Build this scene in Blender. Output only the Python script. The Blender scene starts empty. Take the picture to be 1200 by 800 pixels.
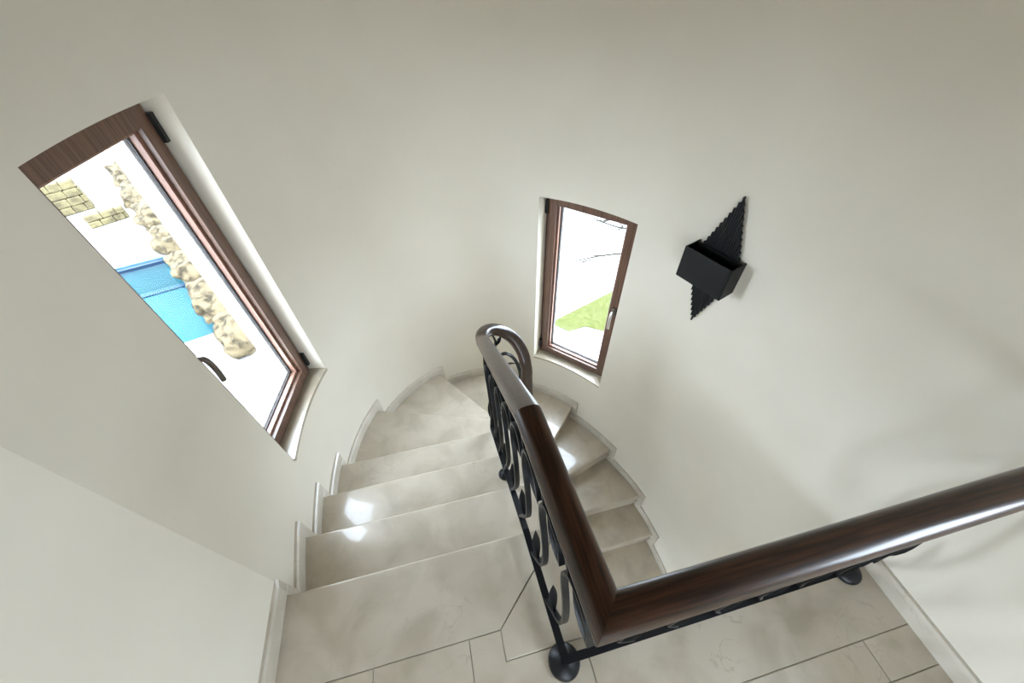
import bpy, bmesh, math, random
from mathutils import Vector, Matrix

# ------------------------------------------------------------------ camera, world, sun, exposure
scene = bpy.context.scene
COL = scene.collection
cam_data = bpy.data.cameras.new('camera')
cam_data.sensor_width = 36.0
cam_data.lens = 450.134 / 1200 * 36.0
cam_data.clip_start = 0.02
cam_data.clip_end = 300
cam = bpy.data.objects.new('camera', cam_data)
COL.objects.link(cam)
CAM = Vector((-0.15047, -0.06324, 1.57577))
AX = ((0.97169217, -0.23533060, -0.02082851), (0.18519456, 0.70399408, 0.68563497), (0.14668774, 0.67008346, -0.72764748))
m3 = Matrix((AX[0], AX[1], tuple(-c for c in AX[2]))).transposed()
cam.matrix_world = Matrix.Translation(CAM) @ m3.to_4x4()
scene.camera = cam

world = bpy.data.worlds.new('sky')
scene.world = world
world.use_nodes = True
wn = world.node_tree
bg = wn.nodes['Background']
bg.inputs['Color'].default_value = (0.73, 0.855, 1.0, 1)
bg.inputs['Strength'].default_value = 12.0

sun_data = bpy.data.lights.new('sun', 'SUN')
sun_data.energy = 3.0
sun_data.angle = math.radians(0.6)
sun_data.color = (1.0, 0.96, 0.90)
sun = bpy.data.objects.new('sun', sun_data)
COL.objects.link(sun)
sun.rotation_euler = Vector((-0.10, -0.30, 1.0)).to_track_quat('Z', 'Y').to_euler()

vs = scene.view_settings
vs.view_transform = 'Standard'
vs.look = 'None'
vs.gamma = 1.0
vs.use_curve_mapping = False
vs.exposure = 1.12
scene.cycles.max_bounces = 14
scene.cycles.diffuse_bounces = 10
scene.cycles.glossy_bounces = 5
scene.cycles.transparent_max_bounces = 12
scene.cycles.sample_clamp_indirect = 12.0
scene.cycles.use_denoising = True


# ------------------------------------------------------------------ materials
def new_mat(name, color, rough=0.5, metal=0.0, coat=0.0, coat_rough=0.1, spec=0.5):
    m = bpy.data.materials.new(name)
    m.use_nodes = True
    b = m.node_tree.nodes['Principled BSDF']
    b.inputs['Base Color'].default_value = (*color, 1)
    b.inputs['Roughness'].default_value = rough
    b.inputs['Metallic'].default_value = metal
    b.inputs['Coat Weight'].default_value = coat
    b.inputs['Coat Roughness'].default_value = coat_rough
    b.inputs['Specular IOR Level'].default_value = spec
    return m


def add_noise_color(m, c1, c2, scale=5.0, detail=6.0, stretch=(1, 1, 1), lo=0.35, hi=0.65, distortion=0.0):
    nt = m.node_tree
    b = nt.nodes['Principled BSDF']
    tc = nt.nodes.new('ShaderNodeTexCoord')
    mp = nt.nodes.new('ShaderNodeMapping')
    mp.inputs['Scale'].default_value = stretch
    nz = nt.nodes.new('ShaderNodeTexNoise')
    nz.inputs['Scale'].default_value = scale
    nz.inputs['Detail'].default_value = detail
    nz.inputs['Distortion'].default_value = distortion
    cr = nt.nodes.new('ShaderNodeValToRGB')
    cr.color_ramp.elements[0].position = lo
    cr.color_ramp.elements[1].position = hi
    cr.color_ramp.elements[0].color = (*c1, 1)
    cr.color_ramp.elements[1].color = (*c2, 1)
    geo = nt.nodes.new('ShaderNodeNewGeometry')
    nt.links.new(geo.outputs['Position'], mp.inputs['Vector'])
    nt.links.new(mp.outputs['Vector'], nz.inputs['Vector'])
    nt.links.new(nz.outputs['Fac'], cr.inputs['Fac'])
    nt.links.new(cr.outputs['Color'], b.inputs['Base Color'])
    return mp, nz, cr


def add_bump(m, scale, strength, dist=0.002, detail=4.0, stretch=(1, 1, 1)):
    nt = m.node_tree
    b = nt.nodes['Principled BSDF']
    geo = nt.nodes.new('ShaderNodeNewGeometry')
    mp = nt.nodes.new('ShaderNodeMapping')
    mp.inputs['Scale'].default_value = stretch
    nz = nt.nodes.new('ShaderNodeTexNoise')
    nz.inputs['Scale'].default_value = scale
    nz.inputs['Detail'].default_value = detail
    bp = nt.nodes.new('ShaderNodeBump')
    bp.inputs['Strength'].default_value = strength
    bp.inputs['Distance'].default_value = dist
    nt.links.new(geo.outputs['Position'], mp.inputs['Vector'])
    nt.links.new(mp.outputs['Vector'], nz.inputs['Vector'])
    nt.links.new(nz.outputs['Fac'], bp.inputs['Height'])
    nt.links.new(bp.outputs['Normal'], b.inputs['Normal'])


def schlick(nt, f0, f1=None):
    """reflectance of a thin clear sheet, the same from both sides"""
    lw = nt.nodes.new('ShaderNodeLayerWeight')
    lw.inputs['Blend'].default_value = 0.5
    pw = nt.nodes.new('ShaderNodeMath')
    pw.operation = 'POWER'
    pw.inputs[1].default_value = 5.0
    nt.links.new(lw.outputs['Facing'], pw.inputs[0])
    ma = nt.nodes.new('ShaderNodeMath')
    ma.operation = 'MULTIPLY_ADD'
    ma.inputs[1].default_value = 1.0 - f0 if f1 is None else f1
    ma.inputs[2].default_value = f0
    nt.links.new(pw.outputs[0], ma.inputs[0])
    return ma


M = {}
M['plaster'] = new_mat('plaster', (0.80, 0.79, 0.76), 0.85, spec=0.25)
add_noise_color(M['plaster'], (0.685, 0.637, 0.54), (0.715, 0.667, 0.57), scale=2.2, detail=3)
add_bump(M['plaster'], 55, 0.10, 0.003)
M['ceiling'] = new_mat('ceiling_boards', (0.20, 0.13, 0.07), 0.7)


def marble(name, base, dark, vein, rough=0.16):
    m = new_mat(name, base, rough, coat=0.55, coat_rough=0.03)
    nt = m.node_tree
    b = nt.nodes['Principled BSDF']
    mp, nz, cr = add_noise_color(m, dark, base, scale=6.0, detail=10, lo=0.37, hi=0.60, distortion=0.5)
    # thin veins where a second noise passes its middle value
    n2 = nt.nodes.new('ShaderNodeTexNoise')
    n2.inputs['Scale'].default_value = 5.5
    n2.inputs['Detail'].default_value = 5
    n2.inputs['Distortion'].default_value = 1.4
    nt.links.new(mp.outputs['Vector'], n2.inputs['Vector'])
    r2 = nt.nodes.new('ShaderNodeValToRGB')
    e = r2.color_ramp.elements
    e[0].position = 0.490
    e[0].color = (0, 0, 0, 1)
    e[1].position = 0.508
    e[1].color = (0, 0, 0, 1)
    mid = e.new(0.499)
    mid.color = (1, 1, 1, 1)
    nt.links.new(n2.outputs['Fac'], r2.inputs['Fac'])
    n3 = nt.nodes.new('ShaderNodeTexNoise')
    n3.inputs['Scale'].default_value = 3.0
    nt.links.new(mp.outputs['Vector'], n3.inputs['Vector'])
    r3 = nt.nodes.new('ShaderNodeValToRGB')
    r3.color_ramp.elements[0].position = 0.55
    r3.color_ramp.elements[1].position = 0.66
    nt.links.new(n3.outputs['Fac'], r3.inputs['Fac'])
    mul = nt.nodes.new('ShaderNodeMath')
    mul.operation = 'MULTIPLY'
    nt.links.new(r2.outputs['Color'], mul.inputs[0])
    nt.links.new(r3.outputs['Color'], mul.inputs[1])
    m2 = nt.nodes.new('ShaderNodeMath')
    m2.operation = 'MULTIPLY'
    m2.inputs[1].default_value = 0.45
    nt.links.new(mul.outputs[0], m2.inputs[0])
    mx = nt.nodes.new('ShaderNodeMixRGB')
    nt.links.new(m2.outputs[0], mx.inputs['Fac'])
    nt.links.new(cr.outputs['Color'], mx.inputs['Color1'])
    mx.inputs['Color2'].default_value = (*vein, 1)
    nt.links.new(mx.outputs['Color'], b.inputs['Base Color'])
    return m


M['marble'] = marble('cream_marble', (0.57, 0.51, 0.415), (0.46, 0.405, 0.315), (0.30, 0.24, 0.17), 0.30)
M['tile'] = marble('cream_tile', (0.55, 0.49, 0.395), (0.43, 0.375, 0.285), (0.28, 0.22, 0.16), 0.28)
M['skirting'] = marble('skirting_marble', (0.60, 0.555, 0.47), (0.49, 0.44, 0.36), (0.36, 0.30, 0.23), 0.3)
M['sill'] = marble('sill_marble', (0.44, 0.39, 0.30), (0.34, 0.29, 0.21), (0.25, 0.2, 0.14), 0.35)
M['grout'] = new_mat('grout', (0.36, 0.32, 0.26), 0.9)
M['concrete'] = new_mat('concrete', (0.62, 0.60, 0.56), 0.9)
add_bump(M['concrete'], 60, 0.15)


def wood(name, c1, c2, axis, rough, coat, scale=7.0):
    m = new_mat(name, c1, rough, coat=coat, coat_rough=0.12)
    st = [26, 26, 26]
    st[axis] = 1.2
    add_noise_color(m, c1, c2, scale=scale, detail=5, stretch=tuple(st), lo=0.38, hi=0.66, distortion=0.3)
    return m


M['rail_x'] = wood('varnished_wood_crosswise', (0.016, 0.0065, 0.0030), (0.056, 0.0220, 0.0095), 0, 0.32, 0.30)
M['rail_y'] = wood('varnished_wood_lengthwise', (0.016, 0.0065, 0.0030), (0.056, 0.0220, 0.0095), 1, 0.32, 0.30)
M['frame_wood'] = wood('window_wood', (0.085, 0.042, 0.026), (0.155, 0.078, 0.048), 2, 0.35, 0.15, 4.0)
M['bead_wood'] = wood('window_bead_wood', (0.22, 0.115, 0.08), (0.31, 0.17, 0.12), 2, 0.3, 0.2, 4.0)  # pinkish, paler than the sash: daylight on the bead put into its colour
M['iron'] = new_mat('black_iron', (0.006, 0.0065, 0.008), 0.40, 0.0, 0.0, 0.2, 0.3)
M['lamp_black'] = new_mat('matte_black_metal', (0.0055, 0.006, 0.006), 0.55, spec=0.3)
M['rubber'] = new_mat('black_rubber', (0.006, 0.006, 0.007), 0.5)
M['spacer'] = new_mat('white_spacer', (0.75, 0.75, 0.74), 0.4)
M['steel'] = new_mat('bronze_handle', (0.14, 0.12, 0.10), 0.35, 0.7)
M['alu'] = new_mat('satin_handle', (0.55, 0.54, 0.52), 0.3, 0.9)
# thin window glass: clear with a fresnel reflection
gm = bpy.data.materials.new('clear_glass')
gm.use_nodes = True
nt = gm.node_tree
for n in list(nt.nodes):
    nt.nodes.remove(n)
out = nt.nodes.new('ShaderNodeOutputMaterial')
mixs = nt.nodes.new('ShaderNodeMixShader')
fr = schlick(nt, 0.08)
tr = nt.nodes.new('ShaderNodeBsdfTransparent')
gl = nt.nodes.new('ShaderNodeBsdfGlossy')
gl.inputs['Roughness'].default_value = 0.0
nt.links.new(fr.outputs[0], mixs.inputs[0])
nt.links.new(tr.outputs[0], mixs.inputs[1])
nt.links.new(gl.outputs[0], mixs.inputs[2])
nt.links.new(mixs.outputs[0], out.inputs[0])
M['glass'] = gm
# pool water: tinted clear surface with ripples
wm = bpy.data.materials.new('pool_water')
wm.use_nodes = True
nt = wm.node_tree
for n in list(nt.nodes):
    nt.nodes.remove(n)
out = nt.nodes.new('ShaderNodeOutputMaterial')
mixs = nt.nodes.new('ShaderNodeMixShader')
fr = schlick(nt, 0.003, 0.12)
tr = nt.nodes.new('ShaderNodeBsdfTransparent')
tr.inputs[0].default_value = (0.70, 0.93, 0.97, 1)
gl = nt.nodes.new('ShaderNodeBsdfGlossy')
gl.inputs['Roughness'].default_value = 0.02
nz = nt.nodes.new('ShaderNodeTexNoise')
nz.inputs['Scale'].default_value = 3.0
bp = nt.nodes.new('ShaderNodeBump')
bp.inputs['Strength'].default_value = 0.15
nt.links.new(nz.outputs['Fac'], bp.inputs['Height'])
nt.links.new(bp.outputs['Normal'], gl.inputs['Normal'])
nt.links.new(fr.outputs[0], mixs.inputs[0])
nt.links.new(tr.outputs[0], mixs.inputs[1])
nt.links.new(gl.outputs[0], mixs.inputs[2])
nt.links.new(mixs.outputs[0], out.inputs[0])
M['water'] = wm
M['pool_shallow'] = new_mat('pool_plaster', (0.013, 0.045, 0.056), 0.6, spec=0.1)
M['pool_deep'] = new_mat('pool_mosaic', (0.020, 0.13, 0.22), 0.5)
add_noise_color(M['pool_deep'], (0.012, 0.065, 0.085), (0.050, 0.12, 0.13), scale=14, detail=4)
M['pool_line'] = new_mat('pool_border_tile', (0.004, 0.016, 0.036), 0.4, spec=0.1)
M['paving'] = new_mat('pale_paving', (0.62, 0.61, 0.59), 0.8)
add_noise_color(M['paving'], (0.15, 0.148, 0.145), (0.18, 0.178, 0.175), scale=1.5)
M['rock'] = new_mat('tan_rock', (0.14, 0.115, 0.07), 0.9, spec=0.05)
add_noise_color(M['rock'], (0.018, 0.0145, 0.009), (0.068, 0.053, 0.031), scale=6, detail=10, lo=0.36, hi=0.56)
add_bump(M['rock'], 9, 0.8, 0.06, 8)
M['rock2'] = new_mat('yellow_rock', (0.19, 0.155, 0.075), 0.9, spec=0.05)
add_noise_color(M['rock2'], (0.050, 0.041, 0.023), (0.088, 0.073, 0.038), scale=5, detail=10, lo=0.36, hi=0.56)
add_bump(M['rock2'], 9, 0.8, 0.05, 8)
M['grass'] = new_mat('lawn', (0.10, 0.16, 0.03), 0.9, spec=0.05)
add_noise_color(M['grass'], (0.028, 0.034, 0.008), (0.044, 0.047, 0.016), scale=18, detail=8)
M['bark'] = new_mat('bark', (0.014, 0.012, 0.009), 0.9, spec=0.05)
add_bump(M['bark'], 40, 0.6, 0.01)
M['render_wall'] = new_mat('outside_render', (0.72, 0.70, 0.66), 0.9)

# ------------------------------------------------------------------ helpers
ORG = {}


def mesh_obj(name, verts, faces, mat, parent=None, smooth=None, origin=None):
    """one mesh object; verts in world space, origin at the bottom centre"""
    vs_ = [Vector(v) for v in verts]
    if origin is None:
        lo = [min(v[i] for v in vs_) for i in range(3)]
        hi = [max(v[i] for v in vs_) for i in range(3)]
        origin = Vector(((lo[0] + hi[0]) / 2, (lo[1] + hi[1]) / 2, lo[2]))
    me = bpy.data.meshes.new(name)
    me.from_pydata([tuple(v - origin) for v in vs_], [], faces)
    bm = bmesh.new()
    bm.from_mesh(me)
    bmesh.ops.recalc_face_normals(bm, faces=bm.faces)
    bm.to_mesh(me)
    bm.free()
    if smooth is not None:
        for p in me.polygons:
            p.use_smooth = True
        me.set_sharp_from_angle(angle=math.radians(smooth))
    me.materials.append(M[mat])
    o = bpy.data.objects.new(name, me)
    COL.objects.link(o)
    if parent is not None:
        o.parent = parent
        o.location = origin - ORG[parent.name]
    else:
        o.location = origin
    ORG[o.name] = origin.copy()
    return o


def empty(name, loc):
    o = bpy.data.objects.new(name, None)
    o.empty_display_size = 0.1
    COL.objects.link(o)
    o.location = loc
    ORG[o.name] = Vector(loc)
    return o


def tag(o, label, cat, group=None, kind=None):
    o['label'] = label
    o['category'] = cat
    if group:
        o['group'] = group
    if kind:
        o['kind'] = kind
    return o


def struct(o, label=None):
    o['kind'] = 'structure'
    if label:
        o['label'] = label
    return o


class MB:
    def __init__(self):
        self.v = []
        self.f = []

    def add(self, verts, faces):
        n = len(self.v)
        self.v += [tuple(v) for v in verts]
        self.f += [tuple(i + n for i in f) for f in faces]
        return self

    def prism(self, poly, z0, z1, z0b=None):
        n = len(poly)
        v = [(p[0], p[1], z0) for p in poly] + [(p[0], p[1], z1) for p in poly]
        f = [tuple(range(n - 1, -1, -1)), tuple(range(n, 2 * n))]
        f += [(i, (i + 1) % n, n + (i + 1) % n, n + i) for i in range(n)]
        return self.add(v, f)

    def hexa(self, pts):      # 8 points: bottom ring 4, top ring 4
        return self.add(pts, [(3, 2, 1, 0), (4, 5, 6, 7), (0, 1, 5, 4), (1, 2, 6, 5), (2, 3, 7, 6), (3, 0, 4, 7)])

    def box_frame(self, o, ax, ay, az, x0, x1, y0, y1, z0, z1):
        P = lambda x, y, z: o + ax * x + ay * y + az * z
        return self.hexa([P(x0, y0, z0), P(x1, y0, z0), P(x1, y1, z0), P(x0, y1, z0), P(x0, y0, z1), P(x1, y0, z1), P(x1, y1, z1), P(x0, y1, z1)])

    def loft(self, rings, closed_ring=True, caps=True):
        n = len(rings[0])
        v = [p for r in rings for p in r]
        f = []
        for i in range(len(rings) - 1):
            for j in range(n if closed_ring else n - 1):
                k = (j + 1) % n
                f.append((i * n + j, i * n + k, (i + 1) * n + k, (i + 1) * n + j))
        if caps:
            f.append(tuple(range(n - 1, -1, -1)))
            f.append(tuple((len(rings) - 1) * n + j for j in range(n)))
        return self.add(v, f)

    def build(self, name, mat, parent=None, smooth=None):
        return mesh_obj(name, self.v, self.f, mat, parent, smooth)


def sweep(path, profile, lat=None, lat_first=None, lat_last=None):
    """rings of a profile (a = sideways, b = up) carried along a path"""
    rings = []
    n = len(path)
    P = [Vector(p) for p in path]
    for i in range(n):
        t0 = (P[i] - P[i - 1]).normalized() if i > 0 else None
        t1 = (P[i + 1] - P[i]).normalized() if i < n - 1 else None
        T = (t0 + t1).normalized() if (t0 and t1) else (t0 or t1)
        if lat is not None:
            L = Vector(lat[i]) if isinstance(lat, list) else Vector(lat)
        else:
            L = T.cross(Vector((0, 0, 1)))
            L.normalize()
        if i == 0 and lat_first is not None:
            L = Vector(lat_first)
        if i == n - 1 and lat_last is not None:
            L = Vector(lat_last)
        U = L.normalized().cross(T)
        U.normalize()
        if (i == 0 and lat_first is not None) or (i == n - 1 and lat_last is not None):
            U = Vector((0, 0, 1))
        rings.append([P[i] + L * a + U * b for a, b in profile])
    return rings


def catmull(pts, per=8):
    P = [Vector(p) for p in pts]
    P = [P[0] * 2 - P[1]] + P + [P[-1] * 2 - P[-2]]
    out = []
    for i in range(1, len(P) - 2):
        for k in range(per):
            t = k / per
            a, b, c, d = P[i - 1], P[i], P[i + 1], P[i + 2]
            out.append(0.5 * ((2 * b) + (c - a) * t + (2 * a - 5 * b + 4 * c - d) * t * t + (3 * b - a - 3 * c + d) * t ** 3))
    out.append(P[-2])
    return out


def circle_profile(r, n=8):
    return [(r * math.cos(2 * math.pi * i / n), r * math.sin(2 * math.pi * i / n)) for i in range(n)]


def lathe(center, prof, n=24):
    """prof: list of (radius, z)"""
    rings = []
    for r, z in prof:
        rings.append([Vector((center[0] + r * math.cos(2 * math.pi * i / n), center[1] + r * math.sin(2 * math.pi * i / n), center[2] + z)) for i in range(n)])
    return MB().loft(rings)


# ------------------------------------------------------------------ plan of the stair tower
H = 0.17892          # riser
G = 0.25659          # going of the straight steps
Y0 = 0.40            # front edge of the landing
XL, XR = -0.901, 1.141
ZC = 2.70            # ceiling
ZF = -17 * H         # lower floor
YB = -2.6            # back wall
PC = Vector((0.10, 0.93))
CO = [-0.25063127, 0.31809482, 0.84177405, -0.64209432, -0.58884587, 0.30777879, 1.13102347]


def wall_r(a):
    u = (a - math.pi / 2) / 2
    r = 0.0
    for c in CO:
        r = r * u + c
    return r


def wall_pt(deg, off=0.0):
    if deg < 8.0:          # runs smoothly into the straight right wall
        t = (8.0 - deg) / (8.0 - A0)
        p0, p1 = wall_pt(8.0, off), Vector((XR + off, 0.25))
        L_ = (p1 - p0).length
        m0 = (wall_pt(8.0, off) - wall_pt(10.0, off)).normalized() * L_
        m1 = Vector((0, -1)) * L_
        return p0 * (2 * t ** 3 - 3 * t * t + 1) + m0 * (t ** 3 - 2 * t * t + t) + p1 * (3 * t * t - 2 * t ** 3) + m1 * (t ** 3 - t * t)
    a = math.radians(deg)
    r = wall_r(a) + off
    return Vector((PC.x + r * math.cos(a), PC.y + r * math.sin(a)))


A0, A1 = -27.6, 206.2
WIN = {'left': (150.1, 178.6, -0.03, 1.268), 'right': (37.0, 69.8, -0.805, 0.555)}

degs = [A0 + (A1 - A0) * i / 110 for i in range(111)]
for a, b, _, _ in WIN.values():
    degs = [d for d in degs if min(abs(d - a), abs(d - b)) > 1.1] + [a, b]
degs.sort()


def win_axes(key):
    a, b, z0, z1 = WIN[key]
    p, q_ = wall_pt(b), wall_pt(a)
    u = (q_ - p).normalized()
    n = Vector((-u.y, u.x))
    if n.dot((p + q_) / 2 - PC) < 0:
        n = -n
    return p, q_, u, n


TH = 0.28
# curved wall
mb = MB()
zs = sorted(set([ZF, ZC] + [z for w in WIN.values() for z in w[2:]]))
inner, outer = [], []
for d in degs:
    p = wall_pt(d)
    o_ = wall_pt(d, TH)
    for k, (a, b, _, _) in WIN.items():
        if a - 0.01 <= d <= b + 0.01:
            o_ = p + win_axes(k)[3] * TH
    inner.append(p)
    outer.append(o_)
nz_ = len(zs)
V = []
for p in inner:
    V += [(p.x, p.y, z) for z in zs]
no = len(V)
for p in outer:
    V += [(p.x, p.y, z) for z in zs]
F = []


def in_open(i, j):
    dm = (degs[i] + degs[i + 1]) / 2
    zm = (zs[j] + zs[j + 1]) / 2
    return any(a < dm < b and z0 < zm < z1 for a, b, z0, z1 in WIN.values())


for i in range(len(degs) - 1):
    for j in range(nz_ - 1):
        if in_open(i, j):
            continue
        a, b = i * nz_ + j, (i + 1) * nz_ + j
        F.append((a, b, b + 1, a + 1))
        F.append((no + a, no + a + 1, no + b + 1, no + b))
        for ii in (i - 1, i + 1):      # jambs
            if 0 <= ii < len(degs) - 1 and in_open(ii, j):
                e = (i if ii < i else i + 1) * nz_ + j
                F.append((e, e + 1, no + e + 1, no + e))
        for jj in (j - 1, j + 1):      # lintel and sill bed
            if 0 <= jj < nz_ - 1 and in_open(i, jj):
                e = i * nz_ + (j if jj < j else j + 1)
                g = e + nz_
                F.append((e, g, no + g, no + e))
for i in range(len(degs) - 1):
    for j in (0, nz_ - 1):
        a, b = i * nz_ + j, (i + 1) * nz_ + j
        F.append((a, b, no + b, no + a))
for i in (0, len(degs) - 1):
    for j in range(nz_ - 1):
        a = i * nz_ + j
        F.append((a, a + 1, no + a + 1, no + a))
struct(mesh_obj('wall_front', V, F, 'plaster', smooth=20), 'off-white plaster wall curving round the stairwell')

pl = wall_pt(A1)
pr = wall_pt(A0)
# left wall, with an opening added in the lower hall to brighten the stair
D1 = (-1.55, -0.25, ZF, -0.90)
D3 = (-2.45, -1.70, 0.0, 1.40)      # another added opening, out of view, to light the right wall


def wall_cells(x0, x1, ys, zs_, holes):
    a = MB()
    for yi in range(len(ys) - 1):
        for zi in range(len(zs_) - 1):
            ym, zm = (ys[yi] + ys[yi + 1]) / 2, (zs_[zi] + zs_[zi + 1]) / 2
            if any(h[0] < ym < h[1] and h[2] < zm < h[3] for h in holes):
                continue
            a.prism([(x0, ys[yi]), (x1, ys[yi]), (x1, ys[yi + 1]), (x0, ys[yi + 1])], zs_[zi], zs_[zi + 1])
    return a


ysl = [YB, D3[0], D3[1], D1[0], D1[1], pl.y]
struct(wall_cells(XL - TH, XL, ysl, [ZF, D1[3], D3[2], D3[3], ZC], [D1, D3]).build('wall_left', 'plaster'))
# right wall with a window behind the camera
W3 = (-1.25, -0.25, 0.88, 1.66)
mb = MB()
xr = pr.x
mb.prism([(xr, W3[1]), (xr, pr.y), (xr + TH, pr.y), (xr + TH, W3[1])], ZF, ZC)
mb.prism([(xr, YB), (xr, W3[0]), (xr + TH, W3[0]), (xr + TH, YB)], ZF, ZC)
mb.prism([(xr, W3[0]), (xr, W3[1]), (xr + TH, W3[1]), (xr + TH, W3[0])], ZF, W3[2])
mb.prism([(xr, W3[0]), (xr, W3[1]), (xr + TH, W3[1]), (xr + TH, W3[0])], W3[3], ZC)
struct(mb.build('wall_right', 'plaster'))
D2 = (-0.60, 0.20, 0.0, 1.10)  # opening added in the back wall to light the landing from behind
mb = MB()
mb.prism([(XL - TH, YB), (D2[0], YB), (D2[0], YB - TH), (XL - TH, YB - TH)], ZF, ZC)
mb.prism([(D2[1], YB), (xr + TH, YB), (xr + TH, YB - TH), (D2[1], YB - TH)], ZF, ZC)
mb.prism([(D2[0], YB), (D2[1], YB), (D2[1], YB - TH), (D2[0], YB - TH)], ZF, D2[2])
mb.prism([(D2[0], YB), (D2[1], YB), (D2[1], YB - TH), (D2[0], YB - TH)], D2[3], ZC)
struct(mb.build('wall_back', 'plaster'))
poly = [(XL - TH, YB - 1.1), (xr + TH, YB - 1.1), (xr + TH, pr.y)] + [tuple(p) for p in outer] + [(XL - TH, pl.y)]  # runs past the back wall as an added eave that blocks the sun
struct(MB().prism(poly, ZC, ZC + 0.15).build('ceiling', 'ceiling'))

# ------------------------------------------------------------------ landing floor with stone slabs
XI = 0.125           # stone runs past the balustrade to here
fl = MB()
fl.prism([(XL, YB), (xr, YB), (xr, 0.075), (XI - 0.005, 0.075), (XI - 0.005, Y0 - 0.02), (XL, Y0 - 0.02)], -0.175, -0.004)
floor = struct(fl.build('floor', 'grout'), 'cream marble landing floor of mitred slabs')


def tile(poly, parent, z1=0.0, th=0.028, gap=0.0011, mat='tile', name='tile', nose=None, nose_r=0.009):
    """a slab with a tiny chamfer round its top; the edge after corner number `nose` is a rounded nosing"""
    n = len(poly)
    P = [Vector((p[0], p[1])) for p in poly]
    rad = [0.0016] * n
    if nose is not None:
        rad[nose % n] = nose_r
    area = sum(P[i].x * P[(i + 1) % n].y - P[(i + 1) % n].x * P[i].y for i in range(n))
    if area < 0:
        P.reverse()
        rad = [rad[(n - 2 - i) % n] for i in range(n)]

    def inset(ds):
        out = []
        for i in range(n):
            a, b, c = P[i - 1], P[i], P[(i + 1) % n]
            e0 = (b - a).normalized()
            e1 = (c - b).normalized()
            n0 = Vector((-e0.y, e0.x))
            n1 = Vector((-e1.y, e1.x))
            da, db = ds[i - 1], ds[i]
            det = n0.x * n1.y - n0.y * n1.x
            if abs(det) < 0.25:
                out.append(b + (n0 + n1).normalized() * max(da, db))
            else:
                out.append(b + Vector(((da * n1.y - db * n0.y) / det, (n0.x * db - n1.x * da) / det)))
        return out
    rings = [[Vector((p.x, p.y, z1 - th)) for p in inset([gap] * n)]]
    mx = max(rad)
    steps = 5 if nose is not None else 2
    for k in range(steps):
        a = (math.pi / 2) * k / (steps - 1)
        ins = [gap + r * (1 - math.cos(a)) for r in rad]
        rings.append([Vector((p.x, p.y, z1 - mx * (1 - math.sin(a)))) for p in inset(ins)])
    return MB().loft(rings).build(name, mat, parent, 30 if nose is not None else None)


tiles = [
    [(-0.177, 0.125), (XI, 0.40), (XI, 0.043), (-0.177, 0.043)],
    [(XI, 0.08), (xr, 0.08), (xr, -0.176), (0.08, -0.176), (0.08, 0.043), (XI, 0.043)],
    [(-0.283, 0.125), (-0.177, 0.125), (-0.177, 0.043), (0.08, 0.043), (0.08, -0.28), (-0.283, -0.28)],
    [(-0.589, 0.125), (-0.283, 0.125), (-0.283, -0.28), (-0.589, -0.28)],
    [(XL, 0.125), (-0.589, 0.125), (-0.589, -0.28), (XL, -0.28)],
    [(0.08, -0.176), (0.512, -0.176), (0.512, -0.28), (0.08, -0.28)],
    [(0.512, -0.176), (0.945, -0.176), (0.945, -0.28), (0.512, -0.28)],
    [(0.945, -0.176), (xr, -0.176), (xr, -0.28), (0.945, -0.28)],
]
yy = -0.28
row = 0
while yy > YB + 0.05:
    y2 = max(YB, yy - 0.40)
    xs = [XL] + [XL + (0.28 if row % 2 else 0.58) + 0.6 * k for k in range(4)]
    xs = [x for x in xs if x < xr - 0.05] + [xr]
    for k in range(len(xs) - 1):
        tiles.append([(xs[k], yy), (xs[k + 1], yy), (xs[k + 1], y2), (xs[k], y2)])
    yy = y2
    row += 1
for t in tiles:
    tile(t, floor)
tile([(XL, 0.125), (-0.177, 0.125), (XI, 0.40), (XI, Y0 + 0.0005), (XL, Y0 + 0.0005)], floor, mat='marble', th=0.03, nose=3)
struct(MB().prism([(XL - TH, YB - TH), (xr + TH, YB - TH), (xr + TH, 2.6), (XL - TH, 2.6)], ZF - 0.2, ZF).build('floor_lower', 'tile'))

# ------------------------------------------------------------------ staircase
stair = tag(empty('staircase', (0.1, 1.2, ZF)), 'cream marble winding staircase curving down round the stairwell', 'staircase')

# wall line by arc length: left straight wall -> curve -> right straight wall
line = [Vector((XL, YB)), Vector((XL, pl.y))]
line += [wall_pt(A1 - (A1 - A0) * i / 300) for i in range(301)]
line += [Vector((xr, YB))]
acc = [0.0]
for i in range(1, len(line)):
    acc.append(acc[-1] + (line[i] - line[i - 1]).length)


def at_s(s):
    s = min(max(s, 0), acc[-1])
    for i in range(1, len(acc)):
        if s <= acc[i]:
            L_ = acc[i] - acc[i - 1]
            t = (s - acc[i - 1]) / L_ if L_ > 1e-9 else 0
            return line[i - 1].lerp(line[i], t)
    return line[-1]


def normal_s(s):
    d = (at_s(s + 0.02) - at_s(s - 0.02)).normalized()
    return Vector((d.y, -d.x))      # towards the stairwell


def s_of(p):
    best = None
    p = Vector(p)
    for i in range(1, len(line)):
        a, b = line[i - 1], line[i]
        e = b - a
        if e.length < 1e-9:
            continue
        t = min(1, max(0, (p - a).dot(e) / e.length_squared))
        dd = (a + e * t - p).length
        if best is None or dd < best[0]:
            best = (dd, acc[i - 1] + e.length * t)
    return best[1]


XRI = 0.135
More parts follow.
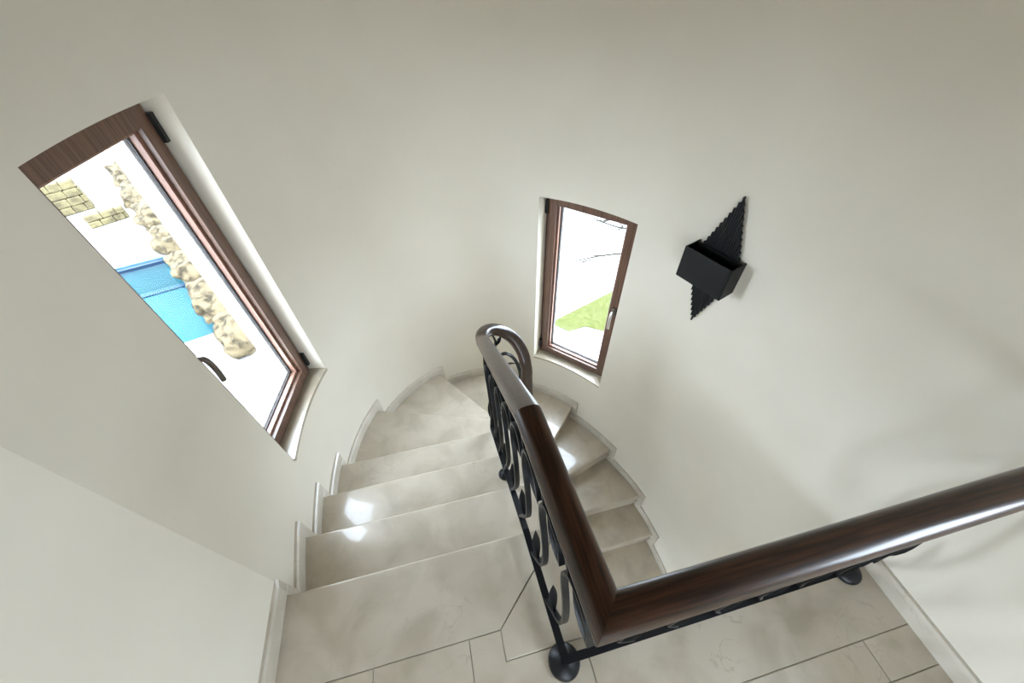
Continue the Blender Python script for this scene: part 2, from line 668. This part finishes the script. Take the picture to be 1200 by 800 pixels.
# front edges: (inner point, wall point) from the landing downwards
NOSE = [((XI, Y0 + k * G), (XL, Y0 + k * G)) for k in range(4)]
NOSE[1] = ((XI, Y0 + G), (-0.953, Y0 + G))
NOSE[2] = ((XI, Y0 + 2 * G), (-0.955, Y0 + 2 * G))
NOSE[3] = ((XI, Y0 + 3 * G), (-0.935, Y0 + 3 * G))
NOSE += [((XI, 1.325), (-0.769, 1.640)),
         ((0.105, 1.385), (-0.320, 2.012)),
         ((0.128, 1.36), (0.30, 2.00)),
         ((0.165, 1.050), (0.757, 1.665)),
         ((XRI, 1.022), (1.000, 1.290)),
         ((XRI, 0.907), (1.099, 0.907))]
y = 0.907
while len(NOSE) < 17:
    y -= 0.255
    NOSE.append(((XRI, y), (xr, y)))


def wall_arc(sa, sb, off=0.0, n=None):
    n = n or max(2, int(abs(sb - sa) / 0.03) + 1)
    out = []
    for i in range(n):
        s = sa + (sb - sa) * i / (n - 1)
        out.append(at_s(s) + normal_s(s) * off)
    return out


def side(k):       # unit vector pointing downhill, square to the front edge k
    a, b = Vector(NOSE[k][0]), Vector(NOSE[k][1])
    e = (b - a).normalized()
    return Vector((e.y, -e.x)) if True else None


def downhill(k):
    d = side(k)
    a, b = (Vector(NOSE[k][0]) + Vector(NOSE[k][1])) / 2, None
    if k + 1 < len(NOSE):
        b = (Vector(NOSE[k + 1][0]) + Vector(NOSE[k + 1][1])) / 2
    else:
        b = a + Vector((0, -1))
    if d.dot(b - a) < 0:
        d = -d
    return d


S_N = [s_of(nn[1]) for nn in NOSE]
for k in range(1, len(NOSE)):
    z = -k * H
    i0, i1 = Vector(NOSE[k - 1][0]), Vector(NOSE[k][0])
    back = -downhill(k - 1) * 0.022
    arc = wall_arc(S_N[k - 1] - 0.022, S_N[k])
    poly = [i0 + back] + [p for p in arc] + [i1]
    if k == 9:
        poly = [i0 + back] + arc + [i1]
    tile([(p.x, p.y) for p in poly], stair, z1=z, th=0.03, gap=0.0, mat='marble', name='tread', nose=len(poly) - 2)
    core = [i0 + back * 0.7] + [p for p in arc] + [i1 - downhill(k) * 0.034]
    core[-2] = core[-2] - downhill(k) * 0.034
    MB().prism([(p.x, p.y) for p in core], z - 0.20, z - 0.03).build('step_core', 'concrete', stair)
for k in range(len(NOSE)):
    z = -k * H
    a, b = Vector(NOSE[k][0]), Vector(NOSE[k][1])
    d = downhill(k)
    a1, b1 = a - d * 0.014, b - d * 0.014
    a2, b2 = a - d * 0.033, b - d * 0.033
    MB().prism([a1, b1, b2, a2], z - H, z - 0.0295).build('riser', 'marble', stair)

HS = 0.072


def skirt_piece(sa, sb, z0, z1, th=0.016):
    rings = []
    n = max(2, int(abs(sb - sa) / 0.03) + 1)
    for i in range(n):
        s = sa + (sb - sa) * i / (n - 1)
        p, nn = at_s(s), normal_s(s)
        q0 = p - nn * 0.004
        q1 = p + nn * th
        q2 = p + nn * (th - 0.006)
        rings.append([Vector((q0.x, q0.y, z0)), Vector((q1.x, q1.y, z0)), Vector((q1.x, q1.y, z1 - 0.010)), Vector((q2.x, q2.y, z1)), Vector((q0.x, q0.y, z1))])
    return rings


for k in range(1, len(NOSE)):
    z = -k * H
    mb = MB().loft(skirt_piece(S_N[k - 1] - 0.01, S_N[k] + 0.045, z, z + HS))
    mb.loft(skirt_piece(S_N[k] + 0.002, S_N[k] + 0.045, z - H + HS - 0.003, z + 0.001))
    mb.build('skirting', 'skirting', stair)
mb = MB().loft(skirt_piece(0.02, S_N[0] + 0.04, 0.0, HS))
mb.loft(skirt_piece(S_N[0] + 0.002, S_N[0] + 0.04, -H + HS - 0.003, 0.001))
struct(mb.build('baseboard_left', 'skirting'))
rb = MB().loft(skirt_piece(s_of((xr, 0.075)), acc[-1] - 0.02, 0.0, 0.075, 0.018))
struct(rb.build('baseboard_right', 'skirting'))


# ------------------------------------------------------------------ windows
def window(num, p, q_, u2, n2, z0, z1, setback, hinge_at_q, label, handle=True, arc=None, kind='window'):
    """p, q_: inner corners of the opening in plan, hinge side at q_ or p"""
    W = (q_ - p).length
    root = empty('%s_%d' % (kind, num), (*((p + q_) / 2 + n2 * setback), z0))
    struct(root, label)
    o = Vector((*(p + n2 * setback), z0))
    u = Vector((*u2, 0))
    w = Vector((*n2, 0))
    v = Vector((0, 0, 1))
    hh = z1 - z0

    def ring(x0, x1, y0, y1, wd, d0, d1, name, mat, parent, smooth=None, wd2=None):
        a = MB()
        P = lambda x, y, d: o + u * x + v * y + w * d
        oi = [(x0, y0), (x1, y0), (x1, y1), (x0, y1)]
        ii = [(x0 + wd, y0 + wd), (x1 - wd, y0 + wd), (x1 - wd, y1 - wd), (x0 + wd, y1 - wd)]
        for k in range(4):
            l = (k + 1) % 4
            a.hexa([P(*oi[k], d0), P(*oi[l], d0), P(*ii[l], d0), P(*ii[k], d0), P(*oi[k], d1), P(*oi[l], d1), P(*ii[l], d1), P(*ii[k], d1)])
        return a.build(name, mat, parent)
    ring(0.0, W, 0.0, hh, 0.045, 0.014, 0.085, 'frame', 'frame_wood', root)
    e = 0.016
    sash = ring(e, W - e, e, hh - e, 0.054, 0.0, 0.07, 'sash', 'frame_wood', root)
    e2 = e + 0.054
    ring(e2, W - e2, e2, hh - e2, 0.012, 0.022, 0.045, 'glazing_bead', 'bead_wood', sash)
    ring(e2 + 0.004, W - e2 - 0.004, e2 + 0.004, hh - e2 - 0.004, 0.014, 0.045, 0.049, 'gasket', 'rubber', sash)
    ring(e2 + 0.006, W - e2 - 0.006, e2 + 0.006, hh - e2 - 0.006, 0.018, 0.058, 0.062, 'spacer_bar', 'spacer', sash)
    a = MB()
    P = lambda x, y, d: o + u * x + v * y + w * d
    for d in (0.052,):
        a.add([P(e2, e2, d), P(W - e2, e2, d), P(W - e2, hh - e2, d), P(e2, hh - e2, d)], [(0, 1, 2, 3)])
    a.build('pane', 'glass', sash)
    hx = W - 0.012 if hinge_at_q else 0.012
    for y in (0.05, hh - 0.13):
        MB().box_frame(o, u, v, w, hx - 0.008, hx + 0.008, y, y + 0.085, -0.014, 0.016).build('hinge_cover', 'rubber', root)
    if handle:
        kx = e + 0.027 if hinge_at_q else W - e - 0.027
        ky = hh / 2
        hd = MB().box_frame(o, u, v, w, kx - 0.014, kx + 0.014, ky - 0.035, ky + 0.035, -0.010, 0.0).build('handle', 'steel', sash)
        pts = [P(kx, ky, 0), P(kx, ky, -0.035), P(kx, ky - 0.008, -0.047), P(kx, ky - 0.03, -0.052), P(kx, ky - 0.07, -0.052), P(kx, ky - 0.115, -0.047)]
        pth = catmull(pts, 5)
        MB().loft(sweep(pth, circle_profile(0.0095, 10), lat=u)).build('lever', 'alu' if num == 2 else 'steel', sash, 60)
    # stone sill
    if arc:
        a0, b0 = arc
        front = [wall_pt(a0 + (b0 - a0) * i / 16, -0.010) for i in range(17)]
        poly = [(f.x, f.y) for f in front] + [tuple(p + n2 * (setback + 0.02)), tuple(q_ + n2 * (setback + 0.02))]
        MB().prism(poly, z0 - 0.014, z0 + 0.004).build('window_sill', 'sill', root)
    return root


p, q_, u2, n2 = win_axes('left')
# p = corner at the larger angle (towards the landing), q_ = corner towards the far end
window(1, p, q_, u2, n2, WIN['left'][2], WIN['left'][3], 0.075, True, 'brown wooden window over the upper steps showing the pool', arc=WIN['left'][:2])
p, q_, u2, n2 = win_axes('right')
window(2, p, q_, u2, n2, WIN['right'][2], WIN['right'][3], 0.085, False, 'brown wooden window at the turn of the stairs showing the lawn', arc=WIN['right'][:2])
p, q_ = Vector((xr, W3[1])), Vector((xr, W3[0]))
window(3, p, q_, (q_ - p).normalized(), Vector((1, 0)), W3[2], W3[3], 0.08, True, 'wooden window in the landing wall')


p, q_ = Vector((XL, D1[0])), Vector((XL, D1[1]))
mid_ = (p + q_) / 2
window(1, p, mid_, (mid_ - p).normalized(), Vector((-1, 0)), D1[2], D1[3], 0.08, False, 'glazed wooden door leaf in the lower hall', kind='door')
window(2, mid_, q_, (mid_ - p).normalized(), Vector((-1, 0)), D1[2], D1[3], 0.08, True, 'second glazed wooden door leaf in the lower hall', kind='door')

p, q_ = Vector((D2[1], YB)), Vector((D2[0], YB))
window(3, p, q_, (q_ - p).normalized(), Vector((0, -1)), D2[2], D2[3], 0.08, True, 'glazed wooden door at the back of the landing', kind='door')

p, q_ = Vector((XL, D3[0])), Vector((XL, D3[1]))
window(4, p, q_, (q_ - p).normalized(), Vector((-1, 0)), D3[2], D3[3], 0.08, True, 'glazed wooden door beside the landing', kind='door')


def portal(name, center, n2, w_, h_):
    ld = bpy.data.lights.new(name, 'AREA')
    ld.shape = 'RECTANGLE'
    ld.size = w_
    ld.size_y = h_
    ld.cycles.is_portal = True
    o = bpy.data.objects.new(name, ld)
    COL.objects.link(o)
    o.location = center
    d = Vector((-n2[0], -n2[1], 0))
    o.rotation_euler = d.to_track_quat('-Z', 'Y').to_euler()


for k in ('left', 'right'):
    p, q_, u2, n2 = win_axes(k)
    c = (p + q_) / 2 + n2 * (TH + 0.03)
    portal('daylight_portal', (c.x, c.y, (WIN[k][2] + WIN[k][3]) / 2), n2, (q_ - p).length + 0.05, WIN[k][3] - WIN[k][2] + 0.05)
portal('daylight_portal', (xr + TH + 0.02, (W3[0] + W3[1]) / 2, (W3[2] + W3[3]) / 2), (1, 0), W3[1] - W3[0], W3[3] - W3[2])
portal('daylight_portal', (XL - TH - 0.02, (D1[0] + D1[1]) / 2, (D1[2] + D1[3]) / 2), (-1, 0), D1[1] - D1[0], D1[3] - D1[2])
portal('daylight_portal', ((D2[0] + D2[1]) / 2, YB - TH - 0.02, (D2[2] + D2[3]) / 2), (0, -1), D2[1] - D2[0], D2[3] - D2[2])
portal('daylight_portal', (XL - TH - 0.02, (D3[0] + D3[1]) / 2, (D3[2] + D3[3]) / 2), (-1, 0), D3[1] - D3[0], D3[3] - D3[2])

# ------------------------------------------------------------------ railing
rail = tag(empty('stair_railing', (0, 0, 0)), 'black wrought iron railing with leafy scrolls and varnished dark wood handrail', 'railing')
RAILTOP = 0.875
HALF = [(0.0075, 0.0), (0.0145, -0.0010), (0.0200, -0.0030), (0.0248, -0.0066), (0.0288, -0.0122), (0.031, -0.0195), (0.0270, -0.0225), (0.0270, -0.0265), (0.0300, -0.0290), (0.029, -0.042)]
PROF = HALF + [(-a, b) for a, b in reversed(HALF)]
# handrail path, top of the wood: landing corner, level part, straight flight, turn, lower flight
KINK = Vector((-0.020, 0.392, RAILTOP - 0.006))
corner = Vector((0, 0, RAILTOP))
d1 = (KINK - corner).normalized()
d0 = Vector((1, 0, 0))
l0 = Vector((0, 1, 0))                 # left of travel along the landing rail, seen coming from the wall
# mitre at the corner: both pieces end on the same bisecting plane
lat_stair = Vector((d1.y, -d1.x, 0)).normalized()
mit = (lat_stair + Vector((0, 1, 0)))
mit = mit.normalized() / mit.normalized().dot(lat_stair)
rings = sweep([corner, Vector((0.3, 0, RAILTOP)), Vector((0.7, 0, RAILTOP)), Vector((xr + 0.002, 0, RAILTOP))], PROF, lat=Vector((0, -1, 0)), lat_first=-mit)
MB().loft(rings).build('handrail', 'rail_x', rail, 40)
KEND = Vector((-0.020, 1.135, 0.335))
d2 = (KEND - KINK).normalized()
dk = (d1 + d2).normalized()


def ring_at(P, T, L):
    U = Vector(L).normalized().cross(T).normalized()
    return [P + Vector(L) * a + U * b for a, b in PROF]


r0 = [corner + mit * a + Vector((0, 0, 1)) * b for a, b in PROF]
r1 = ring_at(KINK, dk, lat_stair)
MB().loft([r0, r1]).build('handrail', 'rail_y', rail, 40)
turn = [KEND]
cx, cy, rr = 0.090, 1.185, 0.110
zt = [0.300, 0.285, 0.268, 0.248, 0.222, 0.19, 0.15, 0.095, 0.02]
for i in range(9):
    a = math.pi - math.pi * i / 8
    turn.append(Vector((cx + rr * math.cos(a), cy + rr * 1.05 * math.sin(a), zt[i])))
turn += [Vector((0.200, 1.165, -0.10)), Vector((0.200, 1.13, -0.27)), Vector((0.200, 1.06, -0.50)), Vector((0.200, 0.93, -0.70)), Vector((0.200, 0.70, -0.88)), Vector((0.200, 0.35, -1.12)), Vector((0.200, -0.2, -1.50)), Vector((0.200, -0.9, -1.99))]
tpath = catmull(turn, 6)
full = [KINK] + tpath
rings = sweep(full, PROF)
rings[0] = r1
MB().loft(rings).build('handrail', 'rail_y', rail, 40)

# path for the ironwork in plan and height of the rail top above it
ipath = [corner, KINK] + tpath
iacc = [0.0]
for i in range(1, len(ipath)):
    e = ipath[i] - ipath[i - 1]
    iacc.append(iacc[-1] + math.hypot(e.x, e.y))


def ipos(s):
    if s < 0:
        return corner + (KINK - corner).normalized() * s
    for i in range(1, len(iacc)):
        if s <= iacc[i]:
            t = (s - iacc[i - 1]) / max(1e-9, iacc[i] - iacc[i - 1])
            return ipath[i - 1].lerp(ipath[i], t)
    return ipath[-1]


def ilat(s):
    a, b = ipos(s - 0.012), ipos(s + 0.012)
    t = Vector((b.x - a.x, b.y - a.y, 0)).normalized()
    return Vector((t.y, -t.x, 0))


BARDROP = 0.825


def iron_pt(s, t):      # t: height above the bottom bar
    p = ipos(s)
    return Vector((p.x, p.y, p.z - BARDROP + t))


def lpt(x, t):           # the same on the landing railing
    return Vector((x, 0, RAILTOP - BARDROP + t))


def flat_bar(path, lats, w, th):
    prof = [(-w / 2, -th / 2), (w / 2, -th / 2), (w / 2, th / 2), (-w / 2, th / 2)]
    return MB().loft(sweep(path, prof, lat=lats))


send = iacc[-1]
# bottom bar of the stair part
path, lats = [], []
s = 0.0
kinks = [iacc[1]]
ss = [0.0, iacc[1] * 0.5, iacc[1]]
s = iacc[1] + 0.05
while s < send - 0.3:
    ss.append(s)
    s += 0.03
path = [iron_pt(s, 0) for s in ss]
lats = [ilat(s) for s in ss]
flat_bar(path, lats, 0.024, 0.012).build('bottom_rail', 'iron', rail)
# flat bar under the wood
path = [ipos(s) - Vector((0, 0, 0.046)) for s in ss]
flat_bar(path, lats, 0.030, 0.009).build('top_rail', 'iron', rail)
flat_bar([lpt(0.0, 0), lpt(0.5, 0), lpt(1.04, 0)], Vector((0, 1, 0)), 0.024, 0.012).build('bottom_rail', 'iron', rail)
flat_bar([Vector((0.0, 0, RAILTOP - 0.046)), Vector((xr, 0, RAILTOP - 0.046))], Vector((0, 1, 0)), 0.030, 0.009).build('top_rail', 'iron', rail)


def post_base(x, y, z, ztop, r=0.050):
    o = lathe((x, y, z), [(0.001, 0), (r * 0.96, 0), (r, 0.004), (r * 0.97, 0.012), (r * 0.80, 0.022), (r * 0.5, 0.030), (r * 0.3, 0.036), (0.001, 0.038)], 28).build('post_base', 'iron', rail, 50)
    MB().prism([(x - 0.009, y - 0.009), (x + 0.009, y - 0.009), (x + 0.009, y + 0.009), (x - 0.009, y + 0.009)], z + 0.03, ztop).build('post', 'iron', rail)


post_base(0, 0, 0, RAILTOP - BARDROP + 0.005)
post_base(1.05, 0, 0, RAILTOP - BARDROP + 0.005, 0.046)
post_base(-0.02, 0.80, -2 * H, iron_pt(0.80, 0).z + 0.004, 0.034)
post_base(0.2, 0.78, -10 * H, iron_pt(0.92 + 0.9, 0).z, 0.034)


def leaf(base, tip, wdir, width, th=0.006):
    b, t = Vector(base), Vector(tip)
    ax = (t - b)
    nrm = ax.cross(wdir).normalized()
    rings = []
    prof = [(0.0, 0.10), (0.12, 0.45), (0.28, 0.85), (0.45, 1.0), (0.62, 0.86), (0.80, 0.5), (0.93, 0.18), (1.0, 0.02)]
    for k, (f, ww) in enumerate(prof):
        c = b + ax * f + nrm * (0.010 * math.sin(f * math.pi))
        rings.append([c + wdir * (width * ww / 2), c + nrm * (th * (0.3 + 0.7 * ww) / 2), c - wdir * (width * ww / 2), c - nrm * (th * (0.3 + 0.7 * ww) / 2)])
    return MB().loft(rings)


SCROLL = [(0.160, 0.010), (0.140, 0.055), (0.108, 0.115), (0.076, 0.19), (0.066, 0.265), (0.072, 0.35), (0.092, 0.44), (0.113, 0.505), (0.118, 0.565), (0.100, 0.615), (0.070, 0.635), (0.034, 0.63), (0.004, 0.600), (-0.012, 0.555)]
RISE = [(0.100, 0.615), (0.125, 0.665), (0.128, 0.72), (0.105, 0.775)]


def scroll(fn, latfn, s0, scale=1.0):
    pts2 = catmull([(a, b, 0) for a, b in SCROLL], 4)
    path = [fn(s0 + p.x * scale, p.y) for p in pts2]
    lt = [latfn(s0 + p.x * scale) for p in pts2]
    sc = flat_bar(path, lt, 0.017, 0.009).build('scroll', 'iron', rail, 35)
    pts2 = catmull([(a, b, 0) for a, b in RISE], 4)
    path = [fn(s0 + p.x * scale, p.y) for p in pts2]
    lt = [latfn(s0 + p.x * scale) for p in pts2]
    flat_bar(path, lt, 0.014, 0.008).build('stem', 'iron', sc, 35)
    L_ = latfn(s0 + 0.1 * scale)
    leaf(fn(s0 + 0.108 * scale, 0.115), fn(s0 + 0.150 * scale, 0.285), L_, 0.028).build('leaf', 'iron', sc, 50)
    leaf(fn(s0 + 0.092 * scale, 0.61), fn(s0 - 0.005 * scale, 0.50), L_, 0.021).build('leaf', 'iron', sc, 50)
    leaf(fn(s0 + 0.116 * scale, 0.665), fn(s0 + 0.165 * scale, 0.765), L_, 0.026).build('leaf', 'iron', sc, 50)


s = 0.0
while s < send - 0.5:
    scroll(iron_pt, ilat, s, 1.0)
    s += 0.150
x = 0.06
while x < 1.0:
    scroll(lpt, lambda s_: Vector((0, 1, 0)), x, 1.0)
    x += 0.150

# ------------------------------------------------------------------ wall lamp
sc_s = s_of((1.045, 1.105))
wp, wn2 = at_s(sc_s), normal_s(sc_s)
tt = Vector((-wn2.y, wn2.x, 0))
nn = Vector((wn2.x, wn2.y, 0))
LC = Vector((wp.x, wp.y, 0.545))
lamp = tag(empty('wall_lamp', (LC.x, LC.y, LC.z - 0.32)), 'black angular box wall lamp on a fluted diamond plate', 'lamp')
up = Vector((0, 0, 1))
HW, HHt = 0.112, 0.322
mb = MB()
r0 = [LC + up * -HHt * 0.94, LC + tt * HW * 0.94, LC + up * HHt * 0.94, LC - tt * HW * 0.94]
mb.loft([[p_ - nn * 0.004 for p_ in r0], [p_ + nn * 0.012 for p_ in r0]])
mb.build('back_plate', 'lamp_black', lamp)
NF = 25
for i in range(NF):
    f = (i - (NF - 1) / 2) / ((NF - 1) / 2)
    hl = HHt * (1 - abs(f) * 0.97)
    x = f * HW
    MB().box_frame(LC, tt, up, nn, x - 0.0031, x + 0.0031, -hl, hl, 0.010, 0.021).build('fin', 'lamp_black', lamp)
bw, bh, bd = 0.116, 0.077, 0.100
z0_, z1_ = -bh, bh
t_ = 0.005
MB().box_frame(LC, tt, up, nn, -bw, bw, z0_, z1_, bd - t_, bd).build('box_front', 'lamp_black', lamp)
for sgn in (-1, 1):
    MB().box_frame(LC, tt, up, nn, sgn * bw - (t_ if sgn > 0 else 0), sgn * bw + (0 if sgn > 0 else t_), z0_, z1_, -0.02, bd).build('box_side', 'lamp_black', lamp)
MB().box_frame(LC, tt, up, nn, -bw + t_, bw - t_, z0_, z1_, 0.020, 0.026).build('box_back', 'lamp_black', lamp)
MB().box_frame(LC, tt, up, nn, -bw + t_, bw - t_, -0.006, 0.006, 0.024, bd - 0.004).build('box_floor', 'lamp_black', lamp)

# ------------------------------------------------------------------ outside
ZG = -3.10
random.seed(4)
pool_poly = [(-4.06, 5.82), (-7.4, 4.70), (-8.6, 7.95), (-5.70, 8.75)]
# paving with a hole for the pool
big = 40
outer_p = [(-big, -big), (big, -big), (big, big), (-big, big)]
bm = bmesh.new()
vo = [bm.verts.new((x_, y_, ZG)) for x_, y_ in outer_p]
vi = [bm.verts.new((x_, y_, ZG)) for x_, y_ in pool_poly]
eds = [bm.edges.new((vo[i], vo[(i + 1) % 4])) for i in range(4)] + [bm.edges.new((vi[i], vi[(i + 1) % 4])) for i in range(4)]
bmesh.ops.triangle_fill(bm, edges=eds, use_beauty=True)
# drop any face inside the pool
cxp = sum(p_[0] for p_ in pool_poly) / 4
cyp = sum(p_[1] for p_ in pool_poly) / 4


def inside(px, py):
    r = False
    j = 3
    for i in range(4):
        xi, yi = pool_poly[i]
        xj, yj = pool_poly[j]
        if (yi > py) != (yj > py) and px < (xj - xi) * (py - yi) / (yj - yi) + xi:
            r = not r
        j = i
    return r


bad = [f for f in bm.faces if inside(*f.calc_center_median()[:2])]
bmesh.ops.delete(bm, geom=bad, context='FACES')
me_v = [v.co.copy() for v in bm.verts]
bm.verts.index_update()
me_f = [tuple(v.index for v in f.verts) for f in bm.faces]
bm.free()
struct(mesh_obj('ground', me_v, me_f, 'paving'), 'sunlit pale paving around the house')

pool = tag(empty('swimming_pool', (cxp, cyp, ZG - 1.5)), 'turquoise swimming pool sunk in the pale paving', 'pool')
pv = [Vector((a, b)) for a, b in pool_poly]
e1 = (pv[1] - pv[0]).normalized()
sh0, sh1 = Vector((-5.35, 7.86)), Vector((-8.25, 7.00))   # edge of the shallow shelf
for i in range(4):
    a, b = pv[i], pv[(i + 1) % 4]
    d = (b - a).normalized()
    n_ = Vector((d.y, -d.x))
    if n_.dot(Vector((cxp, cyp)) - a) > 0:
        n_ = -n_
    MB().prism([a, b, b + n_ * 0.15, a + n_ * 0.15], ZG - 1.5, ZG - 0.005).build('basin_wall', 'pool_deep' if i == 2 else 'pool_shallow', pool)
MB().prism([pv[0], pv[1], sh1, sh0], ZG - 1.5, ZG - 0.30).build('basin_shelf', 'pool_shallow', pool)
MB().prism([sh0, sh1, pv[2], pv[3]], ZG - 1.5, ZG - 0.75).build('basin_floor', 'pool_deep', pool)
dl = (sh1 - sh0).normalized()
nl = Vector((dl.y, -dl.x))
if nl.dot(pv[3] - sh0) < 0:
    nl = -nl
MB().prism([sh0, sh1, sh1 + nl * 0.14, sh0 + nl * 0.14], ZG - 0.33, ZG - 0.27).build('border_tile', 'pool_line', pool)
MB().prism([pv[3] - nl * 0.12, pv[2] - nl * 0.12, pv[2], pv[3]], ZG - 0.11, ZG - 0.03).build('border_tile', 'pool_line', pool)
MB().add([(p_.x, p_.y, ZG - 0.06) for p_ in pv], [(0, 1, 2, 3)]).build('water', 'water', pool)


def boulder(name, c, rx, ry, rz, ang, mat, seed, lift=0.3, label=None, group=None):
    rnd = random.Random(seed)
    bm = bmesh.new()
    bmesh.ops.create_icosphere(bm, subdivisions=4, radius=1.0)
    ph = [(Vector((rnd.uniform(-1, 1), rnd.uniform(-1, 1), rnd.uniform(-1, 1))).normalized(), rnd.uniform(1.5, 7), rnd.uniform(0, 6), rnd.uniform(0.02, 0.07)) for _ in range(14)]
    ca, sa = math.cos(ang), math.sin(ang)
    vv = []
    for v in bm.verts:
        r = 1 + sum(a * math.sin(f * v.co.dot(d) * 2 + p0) for d, f, p0, a in ph)
        x_, y_, z_ = math.copysign(abs(v.co.x) ** 0.75, v.co.x) * rx * (1 + (r - 1) * 0.5), math.copysign(abs(v.co.y) ** 0.8, v.co.y) * ry * r, v.co.z * rz * r
        z_ = max(z_, -rz * 0.35)
        vv.append(Vector((c[0] + ca * x_ - sa * y_, c[1] + sa * x_ + ca * y_, ZG + rz * 0.33 + z_)))
    bm.verts.index_update()
    ff = [tuple(w_.index for w_ in f.verts) for f in bm.faces]
    bm.free()
    o = mesh_obj(name, vv, ff, mat, smooth=45)
    tag(o, label, 'rock', group)
    return o


# rocky border running away between the pool and the far paving
ra, rb_ = Vector((-3.42, 5.02)), Vector((-9.1, 14.7))
rd = (rb_ - ra).normalized()
ang = math.atan2(rd.y, rd.x)
dist = 0.0
sizes = [0.62, 0.70, 0.75, 0.80, 0.85, 0.9, 1.0]
for i, L_ in enumerate(sizes):
    c = ra + rd * (dist + L_)
    wd = [0.26, 0.33, 0.34, 0.38, 0.46, 0.46, 0.42][i]
    lab = ['smallest tan boulder, lying on the paving at the end of the rocky border', 'tan boulder at the corner of the shallow turquoise end of the pool', 'long tan boulder beside the shallow turquoise shelf of the pool', 'tan boulder beside the dark blue deep end of the pool', 'broad tan boulder on the paving just past the far pool edge', 'broad tan boulder beside the low kerb of pale yellow stones', 'longest tan boulder at the far end of the rocky border'][i]
    boulder('boulder', (c.x, c.y), L_ * 0.98, wd, 0.28, ang, 'rock', 20 + i, label=lab, group='boulders bordering the pool')
    dist += 2 * L_ * 0.97
# low dry stone walls beyond the pool
for wi, (pa, pb, hh_, lab) in enumerate([((-8.2, 10.55), (-7.55, 10.95), 0.30, 'low kerb of pale yellow stones on the paving'), ((-9.75, 11.1), (-8.65, 11.75), 0.75, 'rough yellow dry stone wall beyond the pool')]):
    a, b = Vector(pa), Vector(pb)
    root = tag(empty('stone_wall', ((a.x + b.x) / 2, (a.y + b.y) / 2, ZG)), lab, 'stone wall')
    d = (b - a).normalized()
    n_ = Vector((-d.y, d.x))
    rowh = 0.15 if wi == 0 else 0.19
    z_ = ZG
    r_i = 0
    while z_ < ZG + hh_ - 0.01:
        t0 = 0.0
        L_ = (b - a).length
        while t0 < L_:
            ln = min(random.uniform(0.20, 0.36), L_ - t0 + 0.02)
            j = random.uniform(-0.02, 0.02)
            P0 = a + d * t0 + n_ * (-0.15 + j)
            o3 = Vector((P0.x, P0.y, z_))
            d3, n3_ = Vector((*d, 0)), Vector((*n_, 0))
            bv = 0.02
            rings = []
            for zz_, ins in ((0.005, bv), (0.03, 0.004), (rowh - 0.03, 0.006), (rowh - 0.004, bv)):
                rings.append([o3 + d3 * (ins) + n3_ * ins + up * zz_, o3 + d3 * (ln - ins) + n3_ * ins + up * zz_, o3 + d3 * (ln - ins) + n3_ * (0.32 - ins) + up * zz_, o3 + d3 * ins + n3_ * (0.32 - ins) + up * zz_])
            MB().loft(rings).build('stone', 'rock2', root)
            t0 += ln
        z_ += rowh
        r_i += 1

# lawn patch
lawn = MB().prism([(1.55, 4.50), (1.78, 4.22), (2.1, 4.26), (2.9, 3.7), (6.5, 3.0), (6.5, 6.6), (3.05, 5.06)], ZG - 0.02, ZG + 0.015).build('lawn', 'grass')
tag(lawn, 'bright green lawn patch beside the pale paving', 'lawn')


# bare tree leaning over the lawn
def branch(pts, r0_, r1_, name, parent):
    path = catmull([Vector(p_) + Vector((-0.65, -1.25, -0.28)) for p_ in pts], 5)
    rings = []
    for i, P_ in enumerate(path):
        T = (path[min(i + 1, len(path) - 1)] - path[max(i - 1, 0)]).normalized()
        A = T.cross(Vector((0.3, 0.2, 1))).normalized() if abs(T.z) < 0.95 else T.cross(Vector((1, 0, 0))).normalized()
        B = T.cross(A)
        r = r0_ + (r1_ - r0_) * i / (len(path) - 1)
        rings.append([P_ + A * (r * math.cos(2 * math.pi * k / 7)) + B * (r * math.sin(2 * math.pi * k / 7)) for k in range(7)])
    return MB().loft(rings).build(name, 'bark', parent, 60)


tree = tag(empty('bare_tree', (3.95, 4.95, ZG)), 'thin leafless tree growing in the lawn', 'tree')
branch([(4.6, 6.2, ZG + 0.27), (4.62, 6.15, -2.0), (4.5, 6.1, -1.0), (4.55, 6.0, 0.2)], 0.07, 0.03, 'trunk', tree)
rnd = random.Random(11)
for st_, en in [((4.6, 6.14, -2.0), (2.6, 5.9, -1.7)), ((4.55, 6.12, -1.5), (3.0, 6.3, -1.25)), ((4.5, 6.1, -1.1), (3.0, 5.7, -0.95)), ((4.52, 6.08, -0.8), (3.3, 6.2, -0.5)), ((4.6, 6.14, -1.8), (3.2, 5.4, -2.0))]:
    a, b = Vector(st_), Vector(en)
    m1 = a.lerp(b, 0.35) + Vector((0, rnd.uniform(-.15, .15), rnd.uniform(-.05, .12)))
    m2 = a.lerp(b, 0.7) + Vector((0, rnd.uniform(-.15, .15), rnd.uniform(-.12, .05)))
    br = branch([a, m1, m2, b], 0.022, 0.009, 'branch', tree)
    for q0 in (m1, m2, a.lerp(b, 0.85)):
        for sgn in (-1, 1):
            e_ = q0 + (b - a).normalized() * rnd.uniform(.2, .5) + Vector((0, sgn * rnd.uniform(.1, .35), rnd.uniform(-.25, .3)))
            branch([q0, q0.lerp(e_, .5) + Vector((0, 0, .03)), e_], 0.009, 0.006, 'twig', br)
